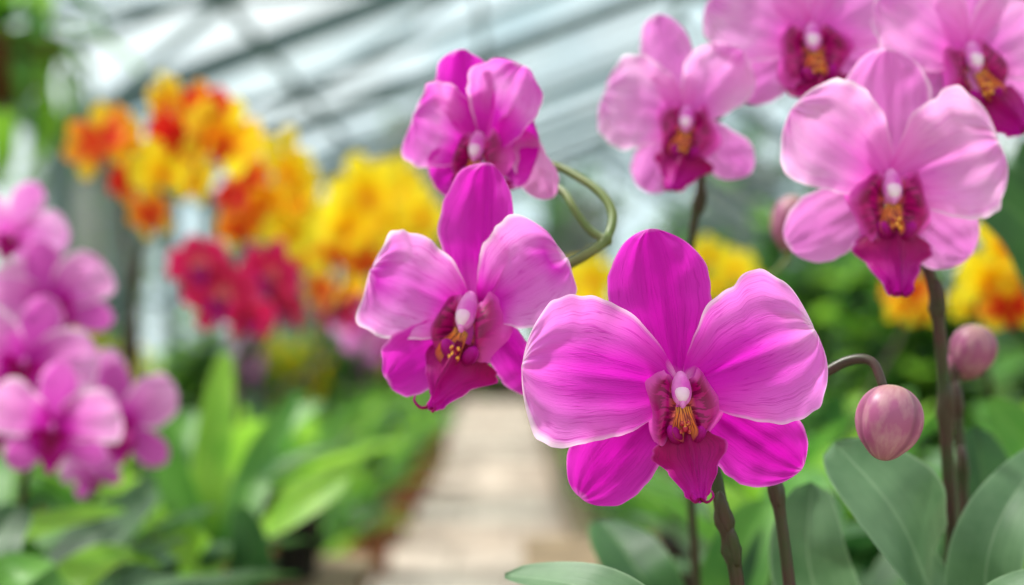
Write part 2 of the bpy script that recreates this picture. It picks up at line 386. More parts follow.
def lip_parts(k, sc, mats, drop=0, dx=0.0, fwd=14, ox=0, oz=0, ml=1.0, var=0.0, rot=0.0, mw=41):
    res = []; n = 22; m = 20
    off = Vector((ox * k, 0, oz * k))
    RR = Euler((0, math.radians(rot), 0)).to_matrix()
    b = Buf()
    side_lobe(b, k, sc, -1, var); side_lobe(b, k, sc, 1, var + 1)
    petal(b, k, -88 + dx, 36 * sc, 13 * sc, SEP, (1 * sc, -16 * sc), 13 * sc, cup=0.6, lean=15, n=14, m=12, mi=1, minw=.6)
    petal(b, k, -82 + dx, 76 * sc * ml, mw * sc, MIDLOBE, (4 * sc, (-34 - drop) * sc), 18 * sc, cup=-0.4, curl=0.16, lean=fwd, ruf=0.24, seed=3 + var,
          groove=-0.35, n=n + 8, m=m + 4, mi=2, minw=.3, ang=.10, ed=.10, fold=-.12)
    for sx in (-1, 1):
        ellipsoid(b, ((4 + sx * 11) * sc * k, -18 * sc * k, (-44 - drop) * sc * k), (7 * sc * k, 8 * sc * k, 12 * sc * k), 10, 14, 2, Euler((.3, sx * .6, 0)).to_matrix())
    ta = math.radians(-82 + dx); Lr = 74 * sc * ml
    tip = Vector(((4 * sc + math.cos(ta) * Lr * .96) * k, -(18 * sc + Lr * (math.sin(math.radians(fwd)) + .12)) * k, ((-34 - drop) * sc + math.sin(ta) * Lr * .94) * k))
    for sx in (-1, 1):
        tube(b, [tip, tip + Vector((sx * 6, -6, -3)) * sc * k, tip + Vector((sx * 11, -12, 3)) * sc * k, tip + Vector((sx * 9, -15, 9)) * sc * k], 1.9 * sc * k, .7 * sc * k, 10, 8, (), 2)
    for i in range(len(b.v)): b.v[i] = RR @ b.v[i] + off
    me = b.mesh('lip', [mats['side'], M['throat'], mats['mid']]); res.append(('lip', me, 'deep magenta lip with striped throat'))
    b = Buf()
    for xx, zz, r in ((-1, -32, 2.2), (5, -32, 2.2), (2, -37, 2.9), (6, -40, 1.9), (-2, -40, 1.9)):
        ellipsoid(b, (xx * sc * k, -25 * sc * k, zz * sc * k), (r * sc * k, r * sc * k, r * 1.2 * sc * k), 8, 10)
    for i in range(len(b.v)): b.v[i] = RR @ b.v[i] + off
    res.append(('callus', b.mesh('callus', [M['callus']]), 'small golden speckled callus'))
    b = Buf()
    R = Euler((math.radians(-28), 0, 0)).to_matrix()
    ellipsoid(b, (0, -11 * sc * k, 2 * sc * k), (10 * sc * k, 9 * sc * k, 19 * sc * k), 18, 22, 0, R, lambda q, a, bb: Vector((q.x * (1 - .18 * q.z), q.y, q.z)))
    ellipsoid(b, (0, -18 * sc * k, -3 * sc * k), (7.6 * sc * k, 6 * sc * k, 9.5 * sc * k), 14, 18, 1, R, lambda q, a, bb: Vector((q.x * (1 + .2 * q.z), q.y, q.z)))
    ellipsoid(b, (0, -22 * sc * k, -13 * sc * k), (3 * sc * k, 3.5 * sc * k, 4.5 * sc * k), 8, 10, 0)
    for i in range(len(b.v)): b.v[i] = b.v[i] + off
    res.append(('column', b.mesh('column', [M['colpink'], M['column']]), 'pale hooded column'))
    return res

SIDE_STD = {'side': M['lip_side'], 'mid': M['lip_mid']}

def make_flower(plant, base, px, py, d, specs, mats, yaw=0, pitch=0, roll=0, attach=None, liparg=None, lsc=1.0, label=None):
    k = d / F
    c = P(px, py, d); rot = Euler((math.radians(pitch), math.radians(roll), math.radians(yaw)), 'XYZ')
    inv = rot.to_matrix().inverted()
    b = Buf()
    if attach is None: attach = c + Vector((0, .03, -.01))
    a = inv @ (attach - c)
    mid = Vector((a.x * .35, max(0.012, a.y * .75), a.z * .25))
    tube(b, [Vector((0, 0.002, 0)), mid, a], 3.6 * k, 2.6 * k, 14, 10)
    ellipsoid(b, (0, 2 * k, -2 * k), (9 * k, 7 * k, 9 * k), 10, 14)
    fl = ob('flower', b.mesh('flower', [M['pedicel']]), plant, c - base, rot)
    if label: fl['label'] = label
    for nm, mk, kw in specs:
        b = Buf(); kw = dict(kw); petal(b, k, **kw)
        ob(nm, b.mesh(nm, [mats[mk]]), fl)
    la = dict(liparg or {}); la.setdefault('var', px * .013)
    for nm, me, lb in lip_parts(k, lsc, SIDE_STD, **la):
        o = ob(nm, me, fl); o['label'] = lb
    return fl

def bud(plant, base, px, py, d, w, h, tilt=0, name='bud'):
    k = d / F; b = Buf()
    def sh(q, a, bb):
        gr = 1 - 0.10 * abs(math.cos(1.5 * bb)) ** 14 * math.sin(a)
        r = 1 + 0.06 * q.z
        return Vector((q.x * gr * r, q.y * gr * r, q.z - (0.10 * max(0, -q.z - .8) / .2 if q.z < -.8 else 0)))
    ellipsoid(b, (0, 0, 0), (w / 2 * k, w / 2 * k, h / 2 * k), 28, 72, 0, None, sh)
    return ob(name, b.mesh('bud', [M['bud']]), plant, P(px, py, d) - base, Euler((math.radians(10), math.radians(tilt), 1.25)))

def stem(plant, base, pts, r0, r1, mat='stem', nodes=(), n=60, name='stem', bract=True):
    b = Buf(); c = tube(b, [p - base for p in pts], r0, r1, n, 12, nodes)
    if bract:
        for nd in nodes:
            i = int(nd * (len(c) - 1)); i = min(max(i, 1), len(c) - 2); tg = (c[i + 1] - c[i - 1]).normalized()
            q = tg.to_track_quat('Z', 'Y').to_matrix()
            ellipsoid(b, c[i] + tg * r0 * 1.5 + q @ Vector((r0 * .7, -r0 * .3, 0)), (r0 * .85, r0 * .85, r0 * 2.8), 8, 10, 0, q)
    return ob(name, b.mesh(name, [M[mat]]), plant), c

def strap_leaf(buf, pts, W, nrm, g=None, n=28, m=12, fold=0.25, wave=0.0, seed=0, mi=0):
    g = g or prof_ab(0.38, 2.4); c = catmull(pts, n); P_, U = [], []
    nrm = Vector(nrm)
    for i in range(n + 1):
        s = i / n; tg = (c[min(i + 1, n)] - c[max(i - 1, 0)]).normalized()
        nn = (nrm - tg * nrm.dot(tg)).normalized(); sd = tg.cross(nn)
        w = W * max(g(s), 0.25 if s < .5 else 0)
        for j in range(m + 1):
            t = -1 + 2 * j / m
            off = fold * abs(t) ** 1.3 * w + wave * W * math.sin(7 * s + seed + 2 * t) * abs(t)
            P_.append(c[i] + sd * t * w + nn * off); U.append((j / m, s))
    buf.grid(P_, U, n, m, mi)

def rosette(name, nl, L, W, e0, arch, mats, seed, z0=0.0, n=14, m=6):
    rnd = random.Random(seed); b = Buf()
    for i in range(nl):
        az = i * 2.4 + rnd.uniform(-.35, .35); l = L * rnd.uniform(.7, 1.1); el = math.radians(rnd.uniform(*e0)); ar = math.radians(rnd.uniform(*arch))
        p = Vector((0, 0, z0)); pts = [p.copy()]
        for k in range(5):
            a = el - ar * (k / 4); p = p + Vector((math.cos(az) * math.cos(a), math.sin(az) * math.cos(a), math.sin(a))) * l / 5
            pts.append(p.copy())
        strap_leaf(b, pts, W * rnd.uniform(.8, 1.15), Vector((-math.cos(az) * .5, -math.sin(az) * .5, 1)), n=n, m=m, fold=.3, wave=.08, seed=i, mi=i % len(mats))
    return b.mesh(name, [M[x] for x in mats])

def shrub(name, H, nst, mats, seed, L=.12, W=.03, spread=.28, flower=None, nf=0):
    rnd = random.Random(seed); b = Buf(); nm = len(mats)
    for s_ in range(nst):
        az = rnd.uniform(0, 6.28); le = rnd.uniform(.05, spread) * H; h = H * rnd.uniform(.6, 1)
        pts = [Vector((0, 0, 0)), Vector((math.cos(az) * le * .3, math.sin(az) * le * .3, h * .5)), Vector((math.cos(az) * le, math.sin(az) * le, h))]
        c = tube(b, pts, .008, .003, 14, 5, mi=nm)
        for i in range(2, 15):
            for q in range(3):
                a = rnd.uniform(0, 6.28); e = rnd.uniform(-.1, .9); l = L * rnd.uniform(.7, 1.3)
                dr = Vector((math.cos(a) * math.cos(e), math.sin(a) * math.cos(e), math.sin(e)))
                p0 = c[i]; p1 = p0 + dr * l * .5; p2 = p0 + dr * l + Vector((0, 0, -l * .25))
                strap_leaf(b, [p0, p1, p2], W * rnd.uniform(.7, 1.3), (0, -.2, 1), n=6, m=4, fold=.2, mi=rnd.randrange(nm))
        if flower:
            for q in range(nf):
                p0 = c[rnd.randrange(8, 15)] + Vector((rnd.uniform(-.1, .1), rnd.uniform(-.12, .06), rnd.uniform(-.02, .1)))
                for a5 in range(5):
                    a = a5 * 1.257 + q; dr = Vector((math.cos(a), -.35, math.sin(a))) * .06
                    strap_leaf(b, [p0, p0 + dr * .6, p0 + dr], .03, (0, -1, .3), n=5, m=4, fold=.2, mi=nm + 1)
    return b.mesh(name, [M[x] for x in mats] + [M['stem']] + ([M[flower]] if flower else []))

# ------------------------------------------------------------ pots
BZ = 0.85
def pot_mesh(mat):
    b = Buf()
    lathe(b, [(0.0, 0.0), (.036, 0), (.039, .002), (.050, .095), (.056, .096), (.057, .118), (.052, .118), (.050, .100), (0.0, .100)], 28)
    return b.mesh('pot', [M[mat]])
POT = {'terracotta': pot_mesh('terracotta'), 'black_pot': pot_mesh('black_pot')}
def bark_mesh():
    rnd = random.Random(3); b = Buf()
    lathe(b, [(.0495, .101), (.04, .106), (0.0, .108)], 24)
    for i in range(40):
        a = rnd.uniform(0, 6.28); r = rnd.uniform(0, .04)
        ellipsoid(b, (r * math.cos(a), r * math.sin(a), .108), (.007, .005, .003), 4, 6, 0, Euler((rnd.random(), rnd.random(), rnd.random() * 3)).to_matrix())
    return b.mesh('bark', [M['bark']])
BARK = bark_mesh()
USED = []
def potted(name, x, y, z, pot, label, category='plant', group=None, psc=1.0):
    e = ob(name, None, None, (x, y, z)); e.empty_display_size = .05; e['label'] = label; e['category'] = category
    if group: e['group'] = group
    for o in (ob('pot', POT[pot], e), ob('bark_mulch', BARK, e)): o.scale = (psc,) * 3
    USED.append((x, y)); return e, Vector((x, y, z))

# =============================================================== HERO PLANT
A, bA = potted('orchid_plant', .088, .56, BZ, 'black_pot', 'vivid magenta moth orchid with three blooms and a round bud')
crA = bA + Vector((0, 0, .10))
D0 = .535
sA, cA = stem(A, bA, [crA, P(744, 700, .545), P(738, 590, .54), P(722, 510, D0), P(700, 420, D0), P(650, 350, D0), P(600, 328, .55), P(576, 315, .55), P(552, 303, .56)],
     .0031, .0020, 'stem', (.18, .31, .36), 90)
sA2, cA2 = stem(A, bA, [crA + Vector((.012, 0, 0)), P(802, 720, .55), P(790, 590, .55), P(776, 490, .55), P(758, 420, .55), P(770, 395, .545), P(815, 378, .535), P(848, 361, .53), P(872, 362, .525), P(884, 388, .52)],
     .0026, .0017, 'stem', (.2, .33, .36), 90)
sA3, cA3 = stem(A, bA, [P(576, 315, .55), P(558, 306, .56), P(542, 290, .57), P(560, 270, .57), P(586, 255, .57), P(606, 240, .575), P(613, 216, .582), P(602, 194, .59), P(580, 178, .60), P(555, 166, .61), P(512, 160, .62)],
     .0023, .0017, 'stem_green', (.5,), 90, 'branch')
stem(A, bA, [P(606, 240, .575), P(590, 230, .58), P(576, 212, .585), P(562, 190, .595), P(536, 180, .61)], .0018, .0014, 'stem_green', (), 30, 'branch', False)

hero = [
 ('dorsal_sepal', 's', dict(th=99, L=160, W=51, g=SEPT, base=(-2, 6), f0=-8, cup=.14, curl=-.05, lean=-4, ruf=.08, seed=.5, groove=.08)),
 ('lateral_sepal', 's', dict(th=-133, L=152, W=46, g=SEPT, base=(2, 4), f0=-12, Wm=.92, cup=.10, curl=-.10, lean=0, ruf=.08, seed=2, groove=.08, side=-.03)),
 ('lateral_sepal', 's', dict(th=-35, L=152, W=45, g=SEPT, base=(0, 2), f0=-12, cup=.10, curl=-.10, lean=0, ruf=.08, seed=4, groove=.08, side=-.03)),
 ('petal', 'p', dict(th=172, L=158, W=76, g=PET, base=(-2, 4), f0=3, Wm=.98, bow=.02, cup=.10, curl=-.06, lean=5, ruf=.14, seed=1.2, groove=.09, n=64, m=60, ang=.06, ed=.08)),
 ('petal', 'p', dict(th=24, L=141, W=76, g=PET, base=(4, 4), f0=3, Wm=1.0, bow=.02, cup=.10, curl=-.06, lean=5, ruf=.14, seed=3.1, groove=.09, n=64, m=60, ang=.06, ed=.08)),
]
make_flower(A, bA, 680, 390, .50, hero, {'p': M['hero_petal'], 's': M['hero_sepal']}, 0, 0, 0, P(706, 430, D0), lsc=1.0,
            label='vivid magenta orchid bloom seen from the front')
left = [
 ('dorsal_sepal', 's', dict(th=89, L=146, W=42, g=SEPN, base=(2, 6), f0=-4, cup=.25, curl=-.04, lean=-4, ruf=.1, seed=.5, groove=.12)),
 ('lateral_sepal', 's', dict(th=-146, L=114, W=34, g=SEPT, base=(4, -8), f0=-6, cup=.25, lean=14, ruf=.14, seed=2, groove=.06)),
 ('lateral_sepal', 's', dict(th=-58, L=98, W=26, g=SEPT, base=(14, 2), f0=-8, cup=.5, lean=-12, ruf=.14, seed=4, groove=.06)),
 ('petal', 'p', dict(th=158, L=118, W=57, g=PET, base=(0, 0), f0=2, bow=.03, cup=.2, curl=-.08, lean=12, ruf=.18, seed=1.2, groove=.1, ang=.05, n=44, m=40, ed=.09)),
 ('petal', 'p', dict(th=29, L=106, W=50, Wm=1.2, g=PET, base=(8, 6), f0=-2, bow=.03, cup=.3, curl=-.02, lean=0, ruf=.19, seed=2.1, groove=.13, ang=.05, n=44, m=40, ed=.1)),
]
make_flower(A, bA, 473, 314, .545, left, {'p': M['left_petal'], 's': M['left_sepal']}, -27, 4, 2, P(548, 302, .56),
            liparg=dict(dx=-14, fwd=16, drop=-8, ml=.84, rot=12, oz=2, mw=38), lsc=1.1, label='magenta and pale lilac orchid bloom turned aside')
back = [
 ('dorsal_sepal', 's', dict(th=98, L=96, W=34, g=SEPT, base=(0, 2), f0=2, cup=.2, curl=.05, ruf=.14, seed=.5, n=24, m=18)),
 ('lateral_sepal', 's', dict(th=-148, L=68, W=26, g=SEPT, base=(0, 0), f0=-6, cup=.2, lean=10, ruf=.16, seed=2, n=24, m=18)),
 ('lateral_sepal', 'f', dict(th=-68, L=76, W=22, g=SEPT, base=(40, 14), f0=-10, cup=.4, ruf=.18, seed=4, n=24, m=18)),
 ('petal', 'p', dict(th=152, L=78, W=46, g=PET, base=(0, 2), f0=0, bow=.03, cup=.25, curl=-.05, lean=12, ruf=.22, seed=1.2, n=32, m=28, ed=.1)),
 ('petal', 'p', dict(th=57, L=94, W=40, g=PET, base=(8, -4), f0=0, bow=.03, cup=.5, curl=.1, ruf=.22, seed=3.1, n=32, m=28, ed=.1)),
 ('petal', 's', dict(th=-6, L=54, W=40, g=PET, base=(8, 0), f0=-8, bow=.03, cup=.3, ruf=.2, seed=6.1, n=20, m=18)),
]
make_flower(A, bA, 482, 146, .60, back, {'p': M['mid_petal'], 's': M['left_sepal'], 'f': M['fold_petal']}, -28, 10, 0, P(512, 160, .62), lsc=.86, liparg=dict(dx=-10, fwd=14, drop=-10, ml=.65, rot=8),
            label='nodding magenta orchid bloom on arching stem')
bud(A, bA, 889, 421, .515, 67, 73, 8)

# =============================================================== PLANT B
B, bB = potted('orchid_plant', .205, .66, BZ, 'black_pot', 'pale pink moth orchid with dark stems and closed mauve buds')
crB = bB + Vector((0, 0, .10))
sB, cB = stem(B, bB, [crB, P(962, 720, .64), P(955, 585, .635), P(948, 470, .63), P(942, 360, .625), P(934, 290, .62), P(918, 240, .615), P(905, 180, .62), P(925, 110, .635), P(960, 60, .655), P(1000, 10, .67)],
     .0032, .0019, 'stem', (.22, .35, .47, .56), 100)
sB2, cB2 = stem(B, bB, [crB + Vector((.012, 0.004, 0)), P(980, 720, .665), P(968, 585, .66), P(962, 470, .66), P(956, 385, .66), P(958, 352, .66), P(968, 338, .66)],
     .0028, .0018, 'stem', (.3, .5, .62, .8), 70)
rp = [
 ('dorsal_sepal', 's', dict(th=90, L=136, W=44, g=SEPT, base=(-2, 6), f0=-6, cup=.16, curl=-.05, lean=-3, ruf=.1, seed=.5, groove=.08, n=28, m=24)),
 ('lateral_sepal', 's', dict(th=-148, L=112, W=36, g=SEPT, base=(0, -2), f0=-10, cup=.14, curl=-.08, ruf=.1, seed=2, groove=.08, n=28, m=24)),
 ('lateral_sepal', 's', dict(th=-35, L=112, W=38, g=SEPT, base=(0, 0), f0=-10, cup=.14, curl=-.08, ruf=.1, seed=4, groove=.08, n=28, m=24)),
 ('petal', 'p', dict(th=146, L=124, W=55, g=PET, base=(0, 6), f0=2, bow=.03, cup=.12, curl=-.05, lean=6, ruf=.17, seed=1.2, groove=.08, n=40, m=36, ang=.05, ed=.09)),
 ('petal', 'p', dict(th=23, L=112, W=66, g=PET, base=(2, 6), f0=2, Wm=1, bow=.03, cup=.12, curl=-.06, lean=6, ruf=.17, seed=3.1, groove=.08, n=40, m=36, ang=.05, ed=.09)),
]
pk = {'p': M['pink_petal'], 's': M['pink_sepal']}
make_flower(B, bB, 889, 188, .595, rp, pk, 0, 3, 2, P(912, 215, .617), liparg=dict(dx=-10, mw=42), lsc=1.0, label='pale pink orchid bloom with deep purple lip')
rp7 = [
 ('dorsal_sepal', 's', dict(th=95, L=110, W=38, g=SEPT, f0=-6, cup=.15, ruf=.12, seed=.5, n=24, m=18)),
 ('lateral_sepal', 's', dict(th=-150, L=92, W=30, g=SEPT, f0=-8, cup=.15, curl=-.06, ruf=.12, seed=2, n=24, m=18)),
 ('lateral_sepal', 's', dict(th=-28, L=100, W=32, g=SEPT, f0=-8, cup=.15, curl=-.06, ruf=.12, seed=4, n=24, m=18)),
 ('petal', 'p', dict(th=150, L=112, W=54, g=PET, f0=2, bow=.03, cup=.14, curl=-.05, ruf=.18, seed=1.9, n=32, m=28, ang=.05, ed=.09)),
 ('petal', 'p', dict(th=35, L=108, W=54, g=PET, f0=2, bow=.03, cup=.14, curl=-.06, ruf=.18, seed=3.6, n=32, m=28, ang=.05, ed=.09)),
]
make_flower(B, bB, 968, 60, .635, rp7, pk, 10, 0, 4, P(958, 62, .655), lsc=.95, liparg=dict(dx=16, ml=.8, rot=-14), label='pale pink orchid bloom with magenta and yellow lip')
bud(B, bB, 973, 350, .655, 46, 52, -10)
bud(B, bB, 966, 364, .675, 38, 30, 30)

# =============================================================== PLANT C
Cc, bC = potted('orchid_plant', .10, .745, BZ, 'terracotta', 'pale pink moth orchid with two blooms in a terracotta pot')
crC = bC + Vector((0, 0, .10))
stem(Cc, bC, [crC, P(700, 640, .74), P(690, 480, .73), P(684, 330, .72), P(690, 250, .71), P(701, 185, .70), P(706, 140, .70), P(740, 90, .70), P(790, 55, .69), P(815, 40, .68)],
     .0026, .0018, 'stem', (.3, .52, .62), 90)
rp4 = [
 ('dorsal_sepal', 's', dict(th=106, L=112, W=26, g=SEPT, f0=-5, cup=.3, ruf=.14, seed=.5, n=24, m=18)),
 ('lateral_sepal', 's', dict(th=-125, L=84, W=26, g=SEPT, f0=-6, cup=.18, ruf=.12, seed=2, n=24, m=18)),
 ('lateral_sepal', 's', dict(th=-42, L=82, W=24, g=SEPT, f0=-6, cup=.18, ruf=.12, seed=4, n=24, m=18)),
 ('petal', 'p', dict(th=160, L=92, W=48, g=PET, f0=2, bow=.03, cup=.16, curl=-.05, ruf=.18, seed=1.9, n=32, m=28, ang=.05, ed=.09)),
 ('petal', 'p', dict(th=50, L=86, W=35, g=PET, f0=2, bow=.03, cup=.4, curl=.06, ruf=.2, seed=3.6, n=32, m=28, ang=.05, ed=.09)),
]
make_flower(Cc, bC, 688, 120, .665, rp4, pk, -16, 4, 0, P(704, 150, .70), lsc=.78, liparg=dict(dx=-14, ml=.8, rot=8), label='pale pink orchid bloom with magenta lip')
make_flower(Cc, bC, 812, 40, .655, rp7, pk, -8, 0, -4, P(806, 44, .683), lsc=.88, liparg=dict(dx=-4, ml=.8), label='pale pink orchid bloom with magenta lip')
bud(Cc, bC, 790, 222, .80, 38, 54, 0)
stem(Cc, bC, [P(684, 330, .72), P(740, 300, .78), P(785, 262, .81), P(790, 240, .80)], .0016, .0013, 'stem_green', (), 30, 'branch', False)

# hero leaves -------------------------------------------------------------
def hleaf(plant, base, pts, Wpx, nrm, mat, d, fold=.24, wave=.07, seed=0, g=None):
    b = Buf(); strap_leaf(b, [p - base for p in pts], Wpx * d / F, nrm, g=g, n=34, m=16, fold=fold, wave=wave, seed=seed)
    return ob('leaf', b.mesh('leaf', [M[mat]]), plant)
hleaf(B, bB, [crB, P(950, 660, .63), P(925, 578, .60), P(892, 508, .59), P(834, 442, .61)], 66, (.3, -1, .95), 'leaf_grey', .60)
hleaf(B, bB, [crB, P(1000, 660, .62), P(985, 590, .6), P(1000, 520, .6), P(1050, 445, .62)], 38, (-.5, -1, .9), 'leaf_grey', .6, seed=2)
hleaf(B, bB, [crB, P(860, 690, .66), P(826, 620, .64), P(808, 555, .63), P(812, 482, .64)], 42, (-.2, -1, .8), 'leaf_grey', .64, seed=3)
hleaf(B, bB, [crB, P(970, 660, .72), P(975, 580, .72), P(985, 500, .73), P(975, 425, .75)], 40, (0, -1, .6), 'leaf_dark', .72, seed=9)
hleaf(B, bB, [crB, P(960, 680, .58), P(985, 620, .55), P(1050, 570, .54)], 30, (-.2, -.5, 1), 'leaf_grey', .55, seed=5)
hleaf(A, bA, [crA, P(700, 720, .54), P(650, 640, .52), P(590, 590, .53), P(505, 574, .56)], 38, (0, -.6, 1), 'leaf_grey', .54, seed=4)
hleaf(A, bA, [crA, P(760, 760, .52), P(800, 690, .50), P(850, 640, .48)], 44, (-.2, -.6, 1), 'leaf_mid', .5, seed=6)
hleaf(Cc, bC, [crC, P(760, 640, .78), P(790, 560, .80), P(830, 490, .84)], 42, (0, -.9, .8), 'leaf_dark', .8, seed=7)
hleaf(Cc, bC, [crC, P(660, 620, .74), P(630, 560, .76), P(600, 520, .80)], 34, (0, -.8, 1), 'leaf_dark', .76, seed=8)
hleaf(Cc, bC, [crC, P(720, 640, .78), P(740, 560, .80), P(770, 500, .82)], 34, (0, -.9, .8), 'leaf_mid', .8, seed=11)

# =============================================================== background bloom templates
def bloom_mesh(name, pm, sm, lm, seed, full=1.0, lp=1.0):
    b = Buf(); k = 1 / 300.0; n, m = 16, 14
    rnd = random.Random(seed); j = lambda a: a + rnd.uniform(-8, 8)
    petal(b, k, j(92), 150, 44 * full, SEPT, f0=-5, cup=.12, ruf=.16, seed=seed, n=n, m=m, mi=1)
    petal(b, k, j(-135), 146, 38 * full, SEPT, f0=-6, cup=.12, ruf=.16, seed=seed + 1, n=n, m=m, mi=1)
    petal(b, k, j(-42), 146, 38 * full, SEPT, f0=-6, cup=.12, ruf=.16, seed=seed + 2, n=n, m=m, mi=1)
    petal(b, k, j(165), 150, 66 * full, PET, f0=2, bow=.03, cup=.12, lean=4, ruf=.26, seed=seed + 3, n=n, m=m, mi=0, ang=.06)
    petal(b, k, j(18), 150, 66 * full, PET, f0=2, bow=.03, cup=.12, lean=4, ruf=.26, seed=seed + 4, n=n, m=m, mi=0, ang=.06)
    petal(b, k, 195, 46 * lp, 28 * lp, PET, (-2, -18), 10, cup=.7, lean=30, n=8, m=8, mi=2, minw=.3)
    petal(b, k, -15, 46 * lp, 28 * lp, PET, (2, -18), 10, cup=.7, lean=30, n=8, m=8, mi=2, minw=.3)
    petal(b, k, -88, 80 * lp, 38 * lp, MIDLOBE, (0, -24), 16, cup=-.2, lean=14, n=10, m=8, mi=2, minw=.3)
    ellipsoid(b, (0, -14 * k, 0), (6 * k, 7 * k, 9 * k), 8, 10, 3)
    cm = M['colpink'] if 'lilac' in pm or 'pink' in pm else M[pm]
    return b.mesh(name, [M[pm], M[sm], M[lm], cm])
BL = {
 'lilac': [bloom_mesh('bloom', 'lilac_petal', 'lilac_sepal', 'lip_mid', i, 1.0, 1.05) for i in (1, 2)],
 'pink': [bloom_mesh('bloom', 'pink_petal', 'pink_sepal', 'lip_mid', i, 1.0, .8) for i in (3,)],
 'orange': [bloom_mesh('bloom', 'orange_petal', 'amber_petal', 'red_lip', i, 1.1) for i in (4, 5)],
 'scarlet': [bloom_mesh('bloom', 'scarlet_petal', 'orange_petal', 'red_lip', i, 1.1) for i in (12,)],
 'amber': [bloom_mesh('bloom', 'amber_petal', 'yellow_petal', 'red_lip', i, 1.1) for i in (6, 7)],
 'yellow': [bloom_mesh('bloom', 'yellow_petal', 'yellow_petal', 'amber_petal', i, 1.1) for i in (8, 9)],
 'red': [bloom_mesh('bloom', 'red_petal', 'red_petal', 'lip_mid', i, 1.1) for i in (10, 11)],
}
ROS = [rosette('leaves', 9, .22, .030, (35, 75), (20, 70), ['leaf_mid', 'leaf_dark', 'leaf_lime'], 1, .10),
       rosette('leaves', 9, .20, .028, (30, 75), (20, 60), ['leaf_dark', 'leaf_mid', 'leaf_grey'], 2, .10),
       rosette('leaves', 8, .23, .030, (40, 75), (20, 50), ['leaf_lime', 'leaf_mid'], 3, .10),
       rosette('leaves', 7, .15, .026, (15, 60), (20, 50), ['leaf_grey', 'leaf_mid', 'leaf_dark'], 4, .10)]

def spike_plant(x, y, z, potm, ros, label, flowers, group=None, sr=.0028, rotz=0, seed=0, fs_=1.0, yw=(-50, 40), dj=.02):
    e, b = potted('orchid_plant', x, y, z, potm, label, 'plant', group)
    o = ob('leaves', ROS[ros], e); o.rotation_euler = (0, 0, rotz)
    fs = sorted(flowers, key=lambda f: -f[2])
    cr = b + Vector((0, 0, .10))
    lo, hi = fs[:max(1, len(fs) // 2)], fs[len(fs) // 2:]
    avg = lambda L_: sum((P(f[1], f[2], f[3]) for f in L_), Vector()) / len(L_) + Vector((0, .03, 0))
    p1, p2 = avg(lo), avg(hi)
    if (p2 - p1).length < .03: p2 = p1 + Vector((-.02, 0, .05))
    m1 = cr.lerp(p1, .55); m1.x = cr.x + (p1.x - cr.x) * .35; m1.y = cr.y + (p1.y - cr.y) * .35
    pts = [cr, m1, p1, p2, p2 + (p2 - p1) * .35]
    s, c = stem(e, b, pts, sr, sr * .6, 'stem', (.25, .5), 40)
    c = [q + b for q in c]
    rnd = random.Random(int(x * 1000) + len(fs) + seed)
    for i, (kind, px, py, d, sz) in enumerate(fs):
        w = P(px, py, d + rnd.uniform(-dj, dj)); me = BL[kind][i % len(BL[kind])]
        at = min(c[8:], key=lambda q: (q - w).length)
        fl = ob('flower', me, e, w - b, Euler((math.radians(rnd.uniform(-12, 18)), math.radians(rnd.uniform(-22, 22)), math.radians(rnd.uniform(*yw)))))
        sc = sz * d / F * fs_; fl.scale = (sc, sc, sc)
        bb = Buf(); tube(bb, [w - b, (w - b).lerp(at - b, .5) + Vector((0, .006, .004)), at - b], .0013, .0013, 8, 6)
        ob('pedicel', bb.mesh('pedicel', [M['stem_green']]), e)
    return e, b

g1 = 'orchids on the staging bench'
spike_plant(-.345, .98, BZ, 'black_pot', 1, 'lilac pink moth orchid with a spike of large open blooms',
   [('pink', 14, 232, .99, 98), ('lilac', 52, 302, .96, 116), ('lilac', -14, 304, .97, 112),
    ('lilac', 24, 362, .93, 128), ('lilac', 54, 424, .91, 120), ('lilac', -14, 424, .95, 84)], g1, fs_=1.12, yw=(-4, 20))
spike_plant(-.36, 1.15, BZ, 'black_pot', 1, 'lilac moth orchid with low-hanging blooms in a dark pot',
   [('lilac', 122, 422, 1.0, 116), ('lilac', 88, 378, 1.03, 70), ('lilac', 92, 470, 1.03, 56)], g1, fs_=1.12, yw=(-10, 16), seed=3)
eo, bo = spike_plant(-.43, 1.52, BZ, 'terracotta', 1, 'orange, red and yellow orchid spray on tall dark stems',
   [('orange', 102, 142, 1.5, 78), ('scarlet', 132, 180, 1.5, 46), ('yellow', 132, 138, 1.5, 50), ('amber', 168, 104, 1.5, 60), ('scarlet', 178, 138, 1.48, 56), ('yellow', 160, 170, 1.5, 60),
    ('scarlet', 204, 108, 1.5, 50), ('amber', 222, 138, 1.5, 78), ('yellow', 196, 180, 1.5, 54), ('orange', 152, 214, 1.5, 56)], g1, fs_=1.14, sr=.0048)
stem(eo, bo, [bo + Vector((.015, 0, .1)), P(136, 420, 1.52), P(134, 320, 1.52), P(124, 240, 1.52), P(118, 170, 1.52)], .0046, .003, 'stem', (.3, .6), 40)
spike_plant(-.33, 1.66, BZ, 'terracotta', 2, 'amber and yellow orchid spray in a terracotta pot',
   [('scarlet', 234, 200, 1.6, 48), ('orange', 250, 178, 1.6, 46), ('yellow', 290, 166, 1.6, 72), ('yellow', 302, 198, 1.6, 66), ('amber', 266, 204, 1.6, 58), ('orange', 240, 228, 1.6, 44),
    ('yellow', 290, 228, 1.6, 54)], g1, fs_=1.18, sr=.004)
spike_plant(-.34, 1.42, BZ, 'terracotta', 2, 'crimson pink orchid with clustered blooms in a terracotta pot',
   [('red', 200, 266, 1.42, 56), ('red', 224, 298, 1.4, 74), ('red', 272, 276, 1.42, 66), ('red', 290, 308, 1.42, 50), ('red', 250, 318, 1.41, 46)], g1, rotz=1, fs_=1.18, sr=.004)
